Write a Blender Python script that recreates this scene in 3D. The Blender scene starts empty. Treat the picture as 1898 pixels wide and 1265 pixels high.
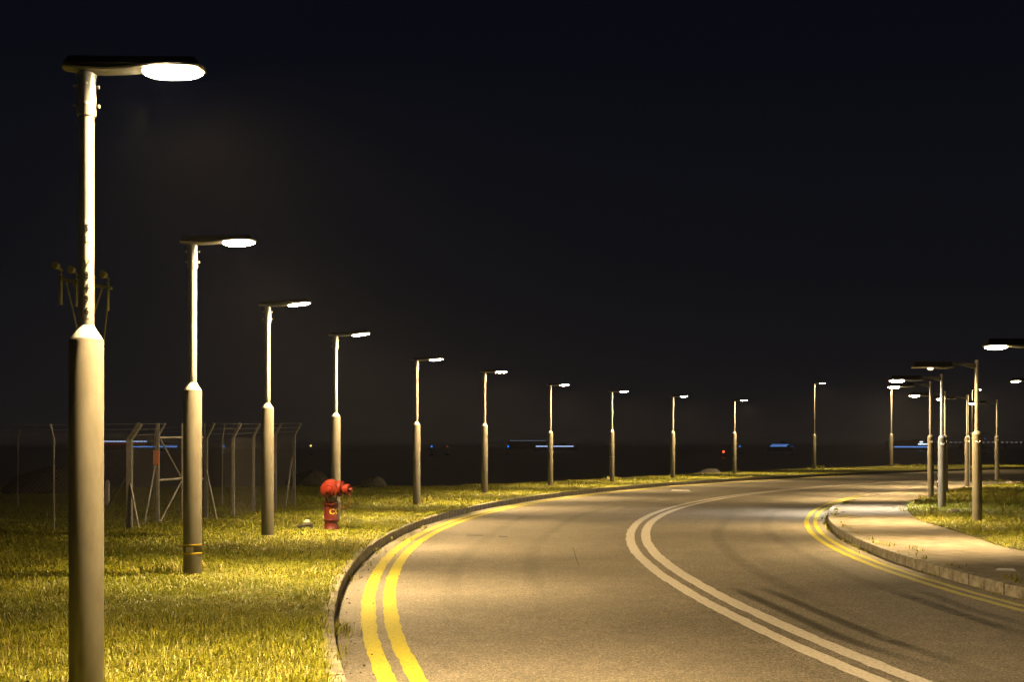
import bpy, bmesh, math, random
import numpy as np
from mathutils import Vector, Matrix
R = math.radians
rng = np.random.default_rng(7); random.seed(7)
sc = bpy.context.scene
COL = sc.collection

# ------------------------------------------------------------------ camera
CAM_Z = 1.65; F = 2200.0; CX = 949.0; HZ = 828.0
cam_d = bpy.data.cameras.new('camera'); cam = bpy.data.objects.new('camera', cam_d); COL.objects.link(cam)
cam.location = (0, 0, CAM_Z); cam.rotation_euler = (R(90), 0, 0)
cam_d.sensor_width = 36; cam_d.lens = F/1898*36; cam_d.shift_y = (HZ-632.5)/1898
cam_d.clip_start = 0.1; cam_d.clip_end = 30000
sc.camera = cam
# ------------------------------------------------------------------ world: a clear, moonless night sky over the sea
w = bpy.data.worlds.new('World'); sc.world = w; w.use_nodes = True
nt = w.node_tree; nt.nodes.clear()
wo = nt.nodes.new('ShaderNodeOutputWorld'); bg = nt.nodes.new('ShaderNodeBackground')
tc = nt.nodes.new('ShaderNodeTexCoord'); sx = nt.nodes.new('ShaderNodeSeparateXYZ'); rp = nt.nodes.new('ShaderNodeValToRGB')
nt.links.new(tc.outputs['Generated'], sx.inputs[0]); nt.links.new(sx.outputs['Z'], rp.inputs[0])
nt.links.new(rp.outputs[0], bg.inputs[0]); nt.links.new(bg.outputs[0], wo.inputs[0])
e = rp.color_ramp.elements
e[0].position = 0.0; e[0].color = (.0100, .0086, .0086, 1)
e[1].position = 1.0; e[1].color = (.0021, .0026, .0048, 1)
for p, c in ((.05, (.0076, .0070, .0080)), (.14, (.0050, .0052, .0072)), (.32, (.0030, .0034, .0062))):
    k = e.new(p); k.color = (*c, 1)
bg.inputs[1].default_value = 1.0
# ------------------------------------------------------------------ exposure
sc.view_settings.view_transform = 'Standard'; sc.view_settings.look = 'None'
sc.view_settings.gamma = 1; sc.view_settings.use_curve_mapping = False
sc.view_settings.exposure = 0.0
sc.render.engine = 'CYCLES'
sc.cycles.use_denoising = True
sc.cycles.max_bounces = 6; sc.cycles.diffuse_bounces = 3; sc.cycles.glossy_bounces = 3
sc.cycles.sample_clamp_indirect = 4.0
HAZE = .0003
sc.cycles.volume_bounces = 0
LAMP_RGB = (1.0, .69, .31)
LAMP_W = 800.0       # one street lamp
LENS_E = 165.0        # brightness of its diffuser

# ------------------------------------------------------------------ helpers
def at(px, py, z=0.0):
    s = (py-HZ)/(CAM_Z-z)
    return Vector(((px-CX)/s, F/s, z))
def lin(c): return tuple(((v/255+.055)/1.055)**2.4 if v/255 > .04045 else v/255/12.92 for v in c)
def mat(name, color, rough=.6, metal=0.0, noise=None, bump=None, emit=None, spec=.5, stretch=(1, 1, 1)):
    m = bpy.data.materials.new(name); m.use_nodes = True
    n = m.node_tree.nodes; l = m.node_tree.links; b = n['Principled BSDF']
    b.inputs['Base Color'].default_value = (*color[:3], 1); b.inputs['Roughness'].default_value = rough
    b.inputs['Metallic'].default_value = metal; b.inputs['Specular IOR Level'].default_value = spec
    if noise or bump:
        t = n.new('ShaderNodeTexCoord'); mp = n.new('ShaderNodeMapping'); mp.inputs['Scale'].default_value = stretch
        l.new(t.outputs['Object'], mp.inputs[0])
    if noise:                                   # (scale, second colour, low, high)
        x = n.new('ShaderNodeTexNoise'); x.inputs['Scale'].default_value = noise[0]; x.inputs['Detail'].default_value = 6
        x.inputs['Roughness'].default_value = .65
        l.new(mp.outputs[0], x.inputs[0])
        r = n.new('ShaderNodeValToRGB'); r.color_ramp.elements[0].position = noise[2]; r.color_ramp.elements[1].position = noise[3]
        r.color_ramp.elements[0].color = (*color[:3], 1); r.color_ramp.elements[1].color = (*noise[1], 1)
        l.new(x.outputs[0], r.inputs[0]); l.new(r.outputs[0], b.inputs['Base Color'])
    if bump:                                    # (scale, strength, distance)
        x = n.new('ShaderNodeTexNoise'); x.inputs['Scale'].default_value = bump[0]; x.inputs['Detail'].default_value = 4
        l.new(mp.outputs[0], x.inputs[0])
        bp = n.new('ShaderNodeBump'); bp.inputs['Strength'].default_value = bump[1]; bp.inputs['Distance'].default_value = bump[2]
        l.new(x.outputs[0], bp.inputs['Height']); l.new(bp.outputs[0], b.inputs['Normal'])
    if emit:
        b.inputs['Emission Color'].default_value = (*emit[0], 1); b.inputs['Emission Strength'].default_value = emit[1]
    return m
def link(name, me, m=None, parent=None, smooth=False):
    if m is not None and not me.materials: me.materials.append(m)
    if smooth: me.shade_smooth()
    o = bpy.data.objects.new(name, me); COL.objects.link(o)
    if parent: o.parent = parent
    return o
def pyd(name, v, f, m=None, parent=None, smooth=False):
    me = bpy.data.meshes.new(name); me.from_pydata([tuple(a) for a in v], [], f); me.update()
    return link(name, me, m, parent, smooth)
def empty(name, loc, rz=0.0):
    o = bpy.data.objects.new(name, None); o.empty_display_size = .2
    COL.objects.link(o); o.location = loc; o.rotation_euler.z = rz; return o
def tag(o, label, cat, group=None):
    o['label'] = label; o['category'] = cat
    if group: o['group'] = group
    return o
def lathe_bm(bm, prof, n=24, M=None, cap=True):
    rings = []
    for r_, z_ in prof:
        ring = []
        for i in range(n):
            a = 2*math.pi*i/n; p = Vector((r_*math.cos(a), r_*math.sin(a), z_))
            ring.append(bm.verts.new(M @ p if M else p))
        rings.append(ring)
    for a, b in zip(rings, rings[1:]):
        for i in range(n):
            bm.faces.new((a[i], a[(i+1) % n], b[(i+1) % n], b[i]))
    if cap:
        bm.faces.new(list(reversed(rings[0]))); bm.faces.new(rings[-1])
def box_bm(bm, lo, hi, M=None, bev=0):
    t = bmesh.new(); bmesh.ops.create_cube(t, size=1)
    lo = Vector(lo); hi = Vector(hi)
    for v in t.verts: v.co = Vector(((v.co.x+.5)*(hi.x-lo.x)+lo.x, (v.co.y+.5)*(hi.y-lo.y)+lo.y, (v.co.z+.5)*(hi.z-lo.z)+lo.z))
    if bev: bmesh.ops.bevel(t, geom=t.edges[:], offset=bev, segments=2, affect='EDGES')
    if M: bmesh.ops.transform(t, matrix=M, verts=t.verts)
    me = bpy.data.meshes.new('tmp'); t.to_mesh(me); t.free(); bm.from_mesh(me); bpy.data.meshes.remove(me)
def bar_bm(bm, a, b, r_, n=8, sq=False):
    a = Vector(a); b = Vector(b); d = b-a; M = Matrix.Translation(a) @ d.to_track_quat('Z', 'Y').to_matrix().to_4x4()
    if sq: box_bm(bm, (-r_, -r_, 0), (r_, r_, d.length), M)
    else: lathe_bm(bm, [(r_, 0), (r_, d.length)], n, M)
def tube_bm(bm, pts, r_, n=8):
    pts = [Vector(p) for p in pts]; rings = []
    for i, p in enumerate(pts):
        t = (pts[min(i+1, len(pts)-1)]-pts[max(i-1, 0)]).normalized(); q = t.to_track_quat('Z', 'Y').to_matrix()
        rings.append([bm.verts.new(p + q @ Vector((r_*math.cos(2*math.pi*k/n), r_*math.sin(2*math.pi*k/n), 0))) for k in range(n)])
    for a, b in zip(rings, rings[1:]):
        for k in range(n): bm.faces.new((a[k], a[(k+1) % n], b[(k+1) % n], b[k]))
    bm.faces.new(list(reversed(rings[0]))); bm.faces.new(rings[-1])
def done(name, bm, m, parent=None, smooth=False, angle=35):
    bmesh.ops.recalc_face_normals(bm, faces=bm.faces[:])
    me = bpy.data.meshes.new(name); bm.to_mesh(me); bm.free()
    o = link(name, me, m, parent)
    if smooth:
        me.shade_smooth(); me.set_sharp_from_angle(angle=R(angle))
    return o
def struct(o): o['kind'] = 'structure'; return o
def stuff(o): o['kind'] = 'stuff'; return o

def spline(pts, step=.4):
    P = [Vector((p[0], p[1])) for p in pts]; out = []
    P = [P[0]*2-P[1]] + P + [P[-1]*2-P[-2]]
    for i in range(1, len(P)-2):
        p0, p1, p2, p3 = P[i-1:i+3]; n = max(1, int((p2-p1).length/step))
        for k in range(n):
            t = k/n
            out.append(.5*((2*p1)+(p2-p0)*t+(2*p0-5*p1+4*p2-p3)*t*t+(3*p1-p0-3*p2+p3)*t**3))
    out.append(P[-2]); return np.array([(a.x, a.y) for a in out])
def normals(c):                      # unit normal pointing to the right of travel
    d = np.gradient(c, axis=0); d /= np.linalg.norm(d, axis=1)[:, None]
    return np.c_[d[:, 1], -d[:, 0]]
def smoothstep(a, b, x): t = np.clip((x-a)/(b-a), 0, 1); return t*t*(3-2*t)
def wav(x, y, s=1.0):
    x = np.asarray(x)*s; y = np.asarray(y)*s
    return (np.sin(x*1.3+np.cos(y*.9)*1.7)+np.sin(y*1.7+x*.6+1.3)+.6*np.sin(x*3.1-y*2.3+.7)+.4*np.sin(x*5.3+y*4.1))/3

# ------------------------------------------------------------------ materials
def asphalt():
    m = bpy.data.materials.new('asphalt'); m.use_nodes = True; n = m.node_tree.nodes; l = m.node_tree.links; b = n['Principled BSDF']
    t = n.new('ShaderNodeTexCoord')
    def N(scale, detail=5, rough=.6):
        x = n.new('ShaderNodeTexNoise'); x.inputs['Scale'].default_value = scale; x.inputs['Detail'].default_value = detail
        x.inputs['Roughness'].default_value = rough; l.new(t.outputs['Object'], x.inputs[0]); return x
    v = n.new('ShaderNodeTexVoronoi'); v.inputs['Scale'].default_value = 95; l.new(t.outputs['Object'], v.inputs['Vector'])
    r = n.new('ShaderNodeValToRGB'); r.color_ramp.elements[0].color = (.065, .058, .048, 1); r.color_ramp.elements[1].color = (.31, .278, .23, 1)
    k = r.color_ramp.elements.new(.5); k.color = (.132, .118, .097, 1)
    sepc = n.new('ShaderNodeSeparateColor'); l.new(v.outputs['Color'], sepc.inputs[0]); l.new(sepc.outputs[0], r.inputs[0])
    big = N(.35, 4); mid = N(3.2, 6, .7)
    mr = n.new('ShaderNodeMapRange'); mr.inputs[1].default_value = .3; mr.inputs[2].default_value = .7; mr.inputs[3].default_value = .78; mr.inputs[4].default_value = 1.2
    l.new(big.outputs[0], mr.inputs[0])
    mr2 = n.new('ShaderNodeMapRange'); mr2.inputs[1].default_value = .3; mr2.inputs[2].default_value = .7; mr2.inputs[3].default_value = .82; mr2.inputs[4].default_value = 1.15
    l.new(mid.outputs[0], mr2.inputs[0])
    mu = n.new('ShaderNodeMath'); mu.operation = 'MULTIPLY'; l.new(mr.outputs[0], mu.inputs[0]); l.new(mr2.outputs[0], mu.inputs[1])
    vm = n.new('ShaderNodeVectorMath'); vm.operation = 'SCALE'; l.new(r.outputs[0], vm.inputs[0]); l.new(mu.outputs[0], vm.inputs['Scale'])
    l.new(vm.outputs[0], b.inputs['Base Color'])
    b.inputs['Roughness'].default_value = .62
    bp = n.new('ShaderNodeBump'); bp.inputs['Strength'].default_value = .55; bp.inputs['Distance'].default_value = .006
    l.new(v.outputs['Distance'], bp.inputs['Height']); l.new(bp.outputs[0], b.inputs['Normal'])
    return m
def paint(name, c, worn):
    m = bpy.data.materials.new(name); m.use_nodes = True; n = m.node_tree.nodes; l = m.node_tree.links; b = n['Principled BSDF']
    t = n.new('ShaderNodeTexCoord'); x = n.new('ShaderNodeTexNoise'); x.inputs['Scale'].default_value = 28; x.inputs['Detail'].default_value = 8; x.inputs['Roughness'].default_value = .75
    l.new(t.outputs['Object'], x.inputs[0]); r = n.new('ShaderNodeValToRGB')
    r.color_ramp.elements[0].position = .33; r.color_ramp.elements[1].position = .52
    r.color_ramp.elements[0].color = (*worn, 1); r.color_ramp.elements[1].color = (*c, 1)
    l.new(x.outputs[0], r.inputs[0]); l.new(r.outputs[0], b.inputs['Base Color']); b.inputs['Roughness'].default_value = .5
    v = n.new('ShaderNodeTexVoronoi'); v.inputs['Scale'].default_value = 60; l.new(t.outputs['Object'], v.inputs['Vector'])
    bp = n.new('ShaderNodeBump'); bp.inputs['Strength'].default_value = .3; bp.inputs['Distance'].default_value = .004
    l.new(v.outputs['Distance'], bp.inputs['Height']); l.new(bp.outputs[0], b.inputs['Normal'])
    return m
def blade_mat(name='grass_blades'):
    m = bpy.data.materials.new(name); m.use_nodes = True; n = m.node_tree.nodes; l = m.node_tree.links; b = n['Principled BSDF']
    a = n.new('ShaderNodeAttribute'); a.attribute_name = 'tint'
    l.new(a.outputs['Color'], b.inputs['Base Color']); b.inputs['Roughness'].default_value = .45
    tr = n.new('ShaderNodeBsdfTranslucent'); l.new(a.outputs['Color'], tr.inputs[0])
    mx = n.new('ShaderNodeMixShader'); mx.inputs[0].default_value = .3
    l.new(b.outputs[0], mx.inputs[1]); l.new(tr.outputs[0], mx.inputs[2]); l.new(mx.outputs[0], n['Material Output'].inputs[0])
    return m
M_ASPH = asphalt()
M_YEL = paint('yellow_paint', (.43, .385, .030), (.17, .14, .06))
M_WHT = paint('white_paint', (.52, .49, .45), (.24, .22, .19))
M_KERB = mat('kerb_concrete', (.24, .22, .18), .85, noise=(7, (.08, .07, .05), .42, .66), bump=(60, .5, .006))
M_PATH = mat('path_concrete', (.205, .175, .13), .85, noise=(3.4, (.105, .088, .06), .40, .68), bump=(90, .5, .004))
M_SOIL = mat('turf_soil', (.018, .020, .006), .95, noise=(14, (.05, .042, .016), .42, .66), bump=(40, .8, .02))
M_POST = mat('painted_post', (.225, .208, .165), .5, noise=(5, (.14, .125, .095), .44, .74), bump=(120, .12, .002), stretch=(1, 1, .35))
M_GALV = mat('galvanised_steel', (.60, .57, .51), .33, .45, noise=(11, (.38, .37, .34), .4, .7), stretch=(1, 1, .25))
M_CONE = mat('pale_collar', (.62, .61, .57), .5, .1)
M_TRAY = mat('aluminium_tray', (.5, .48, .43), .45, .2)
M_SOLAR = mat('black_solar_casing', (.004, .004, .005), .6)
M_LABEL = mat('label_strip', (.62, .58, .50), .55, noise=(40, (.48, .44, .36), .4, .7))
M_INK = mat('black_ink', (.03, .03, .03), .6)
M_RED = mat('hydrant_red', (.19, .018, .009), .34, noise=(14, (.11, .012, .007), .45, .8), bump=(50, .2, .003))
M_DKRED = mat('hydrant_dark_red', (.13, .017, .012), .4, noise=(20, (.08, .014, .011), .4, .7))
M_SHADED = mat('shaded_outlet_metal', (.03, .02, .016), .5)  # near-black: shade under the hydrant head put into the colour
M_YPAINT = mat('yellow_lettering', (.85, .66, .04), .5)
M_TAPE = mat('yellow_tape', (.62, .44, .03), .5)
M_DARK = mat('dark_band', (.12, .10, .075), .6, noise=(25, (.16, .14, .10), .4, .7))
M_FCON = mat('fence_concrete', (.20, .192, .188), .85, noise=(18, (.12, .112, .105), .4, .7), bump=(60, .5, .005))
M_FMET = mat('fence_metal', (.33, .315, .31), .5, .3, noise=(30, (.2, .18, .16), .45, .7))
M_SIGN = mat('red_notice', (.62, .17, .07), .6)
M_PALE = mat('pale_marker', (.55, .50, .52), .6)
M_ROCK = mat('boulder_rock', (.045, .042, .04), .9, noise=(3, (.09, .083, .075), .4, .7), bump=(8, .9, .04))
M_STONE = mat('pale_stone', (.60, .52, .42), .85, noise=(12, (.42, .35, .26), .4, .75), bump=(20, .6, .01))
M_SLAB = mat('dark_cover', (.13, .115, .11), .7, noise=(20, (.08, .07, .07), .4, .7))
M_SEA = mat('sea_water', (.006, .007, .008), .32, bump=(.6, .5, .2))
M_HULL = mat('dark_hull', (.02, .02, .022), .7)
M_MAST = mat('olive_mast', (.42, .40, .11), .6)
M_COVER = mat('bright_metal_cover', (.62, .60, .55), .3, .3)

# ------------------------------------------------------------------ plan curves
LKp = [(9, -22), (5, -14), (2.3, -6), (.75, 0), (-.33, 4.5), (-1.27, 8.69), (-1.8, 12.26), (-2.09, 15.89), (-2.15, 19.53), (-1.97, 23.16), (-1.55, 26.77), (-0.9, 30.33), (-0.04, 33.85), (1.04, 37.3), (2.31, 40.69), (3.75, 44.01), (5.35, 47.26), (7.09, 50.45), (8.96, 53.57), (10.93, 56.63), (12.99, 59.63), (15.13, 62.57), (17.34, 65.47), (19.6, 68.31), (21.91, 71.1), (24.28, 73.83), (26.7, 76.51), (29.19, 79.13), (31.77, 81.67), (34.45, 84.12), (37.26, 86.47), (43.5, 91.2), (52, 97), (66, 105)]
CLp = [(14, -22), (9.6, -13), (6.2, -6), (4.3, 0), (3.2, 4.5), (2.49, 8.31), (2.13, 10.89), (1.91, 13.48), (1.82, 16.08), (1.86, 18.68), (2.04, 21.27), (2.35, 23.85), (2.79, 26.42), (3.36, 28.96), (4.06, 31.46), (4.88, 33.94), (5.81, 36.37), (6.85, 38.76), (8.0, 41.1), (9.25, 43.38), (10.59, 45.62), (12.01, 47.79), (13.52, 49.91), (15.11, 51.97), (16.76, 53.96), (18.49, 55.9), (20.27, 57.79), (22.12, 59.62), (24.02, 61.39), (25.97, 63.13), (27.98, 64.82), (36, 71.2), (46, 78.5), (62, 88)]
RKp = [(18, -22), (13.6, -12), (10.4, -4), (7.9, 2), (6.5, 7), (5.75, 10.6), (5.49, 12.71), (5.41, 14.63), (5.44, 16.54), (5.57, 18.45), (5.79, 20.35), (6.09, 22.24), (6.47, 24.12), (6.91, 25.98), (7.42, 27.83), (7.97, 29.67), (8.59, 31.48), (9.25, 33.27), (9.96, 35.05), (10.72, 36.81), (11.53, 38.54), (12.39, 40.25), (13.29, 41.93), (14.25, 43.59), (15.26, 45.22), (16.33, 46.81), (17.44, 48.37), (18.62, 49.89), (19.85, 51.36), (21.14, 52.77), (22.5, 54.13), (23.91, 55.42), (28, 58.7), (33, 62), (44, 68), (60, 76)]
PBp = [(21.5, -22), (16.8, -12), (13, -3), (10.3, 4), (8.6, 9), (7.8, 13.5), (7.4, 17.3), (7.72, 19.7), (8.1, 22.4), (8.35, 24.3), (9.0, 26.8), (9.75, 29.2), (10.6, 31.7), (11.8, 34.7), (13.4, 38.2), (15.6, 42.6), (17.7, 46.0), (19.8, 49.2), (22.0, 52.1), (24.6, 54.7), (28.5, 57.9), (33.4, 61.2), (44.3, 67.2), (60.3, 75.2)]
LK, CL, RK, PB = spline(LKp), spline(CLp), spline(RKp), spline(PBp)
nL, nC, nR = normals(LK), normals(CL), normals(RK)
VZ = .13
def zr(y): return .13-.10*smoothstep(29, 38, np.asarray(y, float))
def resamp(c, n, t=None):
    d = np.r_[0, np.cumsum(np.linalg.norm(np.diff(c, axis=0), axis=1))]
    q = np.linspace(0, d[-1], n) if t is None else t
    return np.c_[np.interp(q, d, c[:, 0]), np.interp(q, d, c[:, 1])]
def ruled(name, A, B, za, zb, m, nu=1, zf=None):
    n = len(A); V = []; Fc = []
    for j in range(nu+1):
        t = j/nu; P = A*(1-t)+B*t; z = np.asarray(za)*(1-t)+np.asarray(zb)*t
        if zf is not None: z = z+zf(P[:, 0], P[:, 1], t)
        V.append(np.c_[P, np.broadcast_to(z, n)])
    V = np.vstack(V)
    for j in range(nu):
        for i in range(n-1):
            a = j*n+i; Fc.append((a, a+n, a+n+1, a+1))
    o = pyd(name, V, Fc, m)
    return o
# ---- land, sea
sea = struct(pyd('sea', [(-5000, 20, -3.2), (5000, 20, -3.2), (5000, 5200, -3.2), (-5000, 5200, -3.2)], [(0, 1, 2, 3)], M_SEA))
# ---- road
N = 260
struct(ruled('road', resamp(LK+nL*-.02, N), resamp(RK+nR*.02, N), 0, 0, M_ASPH, 4))
# ---- left verge: the turf between the kerb and the sea wall
kx = [-22, -6, 8, 16, 22, 27, 33, 38, 44, 53.5, 62, 71, 81.7, 91, 105]
ox = [(-16, -22), (-20, -6), (-26, 14), (-30, 30), (-28, 43.5), (-14, 44), (-7, 44.6), (0, 47.8), (3.7, 54), (8.6, 63), (13.2, 70.4), (20.7, 81.5), (29.3, 91.6), (45, 104.7), (62, 116)]
OUT = np.c_[np.interp(LK[:, 1], kx, [o[0] for o in ox]), np.interp(LK[:, 1], kx, [o[1] for o in ox])]
def vz_noise(x, y, t=None):
    k = 1.0 if t is None else min(1, t*12)
    return (.022*wav(x, y, .9)+.012*wav(x, y, 3.1))*k
verge = ruled('grass_verge', LK-nL*.13, OUT, VZ-.01, VZ-.02, M_SOIL, 60, vz_noise); struct(verge); verge.name = 'verge_ground'
nO = normals(OUT)
struct(ruled('sea_wall_slope', OUT, OUT-nO*7, VZ-.02, -3.6, M_ROCK, 6))
# ---- right footpath and grass
RK2 = RK+nR*.14
n2 = 240
def z_at(c): return zr(c[:, 1])
A = resamp(RK2, n2); B = resamp(PB, n2)
struct(ruled('footpath', A, B, z_at(A)-.004, z_at(B)-.004, M_PATH, 3))
G2 = B+np.array([(34, -4)])*1.0
for i in range(n2):
    G2[i] = (max(B[i, 0]+2, 46), B[i, 1]*.9+2) if B[i, 0] < 40 else (B[i, 0]+8, B[i, 1]-8)
def rz_noise(x, y, t=None):
    k = 1.0 if t is None else min(1, t*10); return (.03*wav(x, y, .6)+.012*wav(x, y, 2.7))*k
inner = struct(ruled('inner_ground', B, G2, z_at(B)+.004, z_at(B)+.02, M_SOIL, 40, rz_noise))
# ---- painted lines
def band(name, c, n, o0, o1, y0, y1, z, m):
    k = (c[:, 1] > y0) & (c[:, 1] < y1); c = c[k]; n = n[k]
    j0 = .007*wav(c[:, 0]*3, c[:, 1]*3)[:, None]+rng.normal(0, .005, (len(c), 1)); j1 = .006*wav(c[:, 1]*4, c[:, 0]*3)[:, None]+rng.normal(0, .005, (len(c), 1))
    return struct(ruled(name, c+n*(o0+j0), c+n*(o1+j1), z, z, m))
fine = lambda c: resamp(c, int(len(c)*2.6))
LKf, CLf, RKf = fine(LK), fine(CL), fine(RK)
nLf, nCf, nRf = normals(LKf), normals(CLf), normals(RKf)
band('yellow_line', LKf, nLf, .245, .385, -20, 100, .004, M_YEL)
band('yellow_line', LKf, nLf, .465, .605, -20, 100, .004, M_YEL)
band('yellow_line', RKf, nRf, -.50, -.40, -20, 40, .004, M_YEL)
band('yellow_line', RKf, nRf, -.31, -.22, -20, 40, .004, M_YEL)
band('white_line', CLf, nCf, 0, .155, -20, 84, .004, M_WHT)
band('white_line', CLf, nCf, .275, .44, -20, 84, .004, M_WHT)
# ---- kerbs: one stone after another
def kerb(name, c, n, w_, zt, y0, y1, L=.92, side=-1):
    root = struct(pyd(name, [], [])) if False else None
    d = np.r_[0, np.cumsum(np.linalg.norm(np.diff(c, axis=0), axis=1))]
    k = (c[:, 1] > y0) & (c[:, 1] < y1); s0, s1 = d[k][0], d[k][-1]
    # mortar bed under the stones
    V = []; Fc = []; cc = resamp(c, 0, np.arange(s0, s1, .5)); nn = normals(cc)
    bed = struct(ruled(name, cc+nn*side*.012, cc+nn*side*(w_-.004), np.array([zt(y)-.035 for y in cc[:, 1]]), np.array([zt(y)-.012 for y in cc[:, 1]]), M_KERB))
    cnt = 0; s = s0; meshes = []
    while s+L < s1:
        g = .006; a = resamp(c, 0, np.array([s+g, s+L/2, s+L-g])); na = normals(a)
        loc = a[1]; ang = math.atan2(a[2, 1]-a[0, 1], a[2, 0]-a[0, 0])
        zz = float(zt(loc[1]))+random.uniform(-.0025, .0025)
        if len(meshes) < 10:
            bm = bmesh.new(); l_ = L-2*g
            box_bm(bm, (-l_/2, 0, -.25), (l_/2, w_, 0), bev=.009)
            for v in bm.verts: v.co += Vector((0, random.uniform(-.002, .002), random.uniform(-.0015, .0015)))
            me = bpy.data.meshes.new('kerbstone'); bmesh.ops.recalc_face_normals(bm, faces=bm.faces[:]); bm.to_mesh(me); bm.free(); me.materials.append(M_KERB); meshes.append(me)
            use = me
        else: use = random.choice(meshes)
        o = bpy.data.objects.new('kerbstone', use); COL.objects.link(o); o.parent = bed
        o.location = (loc[0], loc[1], zz); o.rotation_euler = (random.uniform(-.008, .008), random.uniform(-.0015, .0015), ang+random.uniform(-.002, .002))
        if side > 0:          # stone lies to the right of travel
            o.rotation_euler.z = ang+math.pi
        s += L; cnt += 1
    return bed
kerb('kerb', LK, nL, .13, lambda y: .135, -6, 96, side=-1)
kerb('kerb', RK, nR, .14, lambda y: float(zr(y))+.002, -4, 66, side=1)

# ------------------------------------------------------------------ grass
def in_region(P, poly):
    x, y = P[:, 0], P[:, 1]; ins = np.zeros(len(P), bool); n = len(poly)
    for i in range(n):
        x0, y0 = poly[i]; x1, y1 = poly[(i+1) % n]
        c = ((y0 > y) != (y1 > y)); xi = (x1-x0)*(y-y0)/(y1-y0+1e-12)+x0
        ins ^= c & (x < xi)
    return ins
def blades(P, zf, name, parent=None, lmin=.045, lmax=.14, two=True, wmul=1.0, dry=.11, tall=None, lean=.6):
    n = len(P); dist = np.hypot(P[:, 0], P[:, 1])
    L = rng.uniform(lmin, lmax, n)*(1+.35*wav(P[:, 0], P[:, 1], 1.9)+.25*wav(P[:, 0]+5, P[:, 1], 7)) if tall is None else tall
    W = rng.uniform(.005, .0105, n)*wmul*np.clip(dist/13, .8, 6)
    az = rng.uniform(0, 2*np.pi, n); ba = az+np.pi/2+rng.normal(0, .5, n); le = rng.uniform(.45, 1.0, n)*lean*2.0
    z0 = zf(P[:, 0], P[:, 1])-.006
    dx, dy = np.cos(az), np.sin(az); wx, wy = np.cos(ba)*W/2, np.sin(ba)*W/2
    base = np.c_[P, z0]; wv = np.c_[wx, wy, np.zeros(n)]
    mid = base+np.c_[dx*L*.25*le, dy*L*.25*le, L*np.clip(.62-.12*le, .3, .62)]
    tip = base+np.c_[dx*L*.95*le, dy*L*.95*le, L*np.clip(1.02-.62*le, .12, 1)]
    if two:
        V = np.stack([base-wv, base+wv, mid+wv*.85, mid-wv*.85, tip], 1).reshape(-1, 3); kv = 5
        i0 = np.arange(n)*5
        loops = np.stack([i0, i0+1, i0+2, i0+3, i0+3, i0+2, i0+4], 1).reshape(-1)
        starts = np.stack([np.arange(n)*7, np.arange(n)*7+4], 1).reshape(-1)
    else:
        V = np.stack([base-wv, base+wv, tip], 1).reshape(-1, 3); kv = 3
        loops = np.arange(n*3); starts = np.arange(n)*3
    me = bpy.data.meshes.new(name); me.vertices.add(len(V)); me.vertices.foreach_set('co', V.astype(np.float32).ravel())
    me.loops.add(len(loops)); me.loops.foreach_set('vertex_index', loops.astype(np.int32))
    me.polygons.add(len(starts)); me.polygons.foreach_set('loop_start', starts.astype(np.int32))
    me.update(calc_edges=True)
    lowf = 1+.13*wav(P[:, 0]+11, P[:, 1]+4, .55)+.15*wav(P[:, 0], P[:, 1]+9, 2.6)
    # species tint of each blade: fresh, olive, straw
    g = wav(P[:, 0]+3, P[:, 1], .8)*.5+rng.normal(0, .5, n)
    c = np.empty((n, 4)); c[:, 3] = 1
    fresh = np.array([.20, .24, .012]); olive = np.array([.29, .275, .014]); straw = np.array([.42, .35, .08])
    t = np.clip(.5+g*.5, 0, 1)[:, None]; c[:, :3] = fresh*(1-t)+olive*t
    d = (rng.random(n) < dry*(.6+.8*np.clip(wav(P[:, 0], P[:, 1]+7, 1.3)+.5, 0, 1.5))); c[d, :3] = straw*rng.uniform(.5, 1.15, (d.sum(), 1))
    c[:, :3] *= rng.uniform(.55, 1.35, (n, 1))*np.clip(lowf, .55, 1.4)[:, None]
    ca = me.color_attributes.new('tint', 'FLOAT_COLOR', 'POINT'); ca.data.foreach_set('color', np.repeat(c, kv, 0).astype(np.float32).ravel())
    return stuff(link(name, me, M_BLADE, parent))
M_BLADE = blade_mat()
vpoly = np.vstack([LK-nL*.10, OUT[::-1]])
gpoly = np.vstack([B, G2[::-1]])
def sample(poly, x0, x1, y0, y1, dens):
    n = int((x1-x0)*(y1-y0)*dens); P = np.c_[rng.uniform(x0, x1, n), rng.uniform(y0, y1, n)]
    P = P[in_region(P, poly)]
    return P[rng.random(len(P)) > .3*np.clip(wav(P[:, 0]+2, P[:, 1], 2.1)+.55*wav(P[:, 0], P[:, 1]+3, 6.3)-.12, 0, .9)]
def vwedge(P, m=2.6): return P[np.abs(P[:, 0]) < .4315*P[:, 1]+m]
zV = lambda x, y: VZ-.01+vz_noise(x, y)
zG = lambda x, y: zr(y)+.004+rz_noise(x, y)*.8
near = vwedge(np.vstack([sample(vpoly, -9, 1.5, 4.5, 13.5, 3000)]))
mid_ = vwedge(sample(vpoly, -14, 0, 13.5, 24, 2000))
tur = blades(near, zV, 'turf_grass'); tag(tur, 'coarse yellow-green turf grass with dry straw blades on the roadside verge', 'grass')
t2 = blades(mid_, zV, 'turf_grass'); tag(t2, 'yellow-green verge grass round the red hydrant and second lamp post', 'grass')
far1 = vwedge(sample(vpoly, -24, 4, 24, 45, 620)); t3 = blades(far1, zV, 'turf_grass', lmin=.05, lmax=.13, two=False, wmul=1.1)
tag(t3, 'darker verge grass between the fence and the bend of the kerb', 'grass')
far2 = vwedge(sample(vpoly, -2, 60, 45, 112, 230)); t4 = blades(far2, zV, 'turf_grass', lmin=.06, lmax=.16, two=False, wmul=1.0)
tag(t4, 'thin strip of verge grass along the far outer kerb', 'grass')
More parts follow.
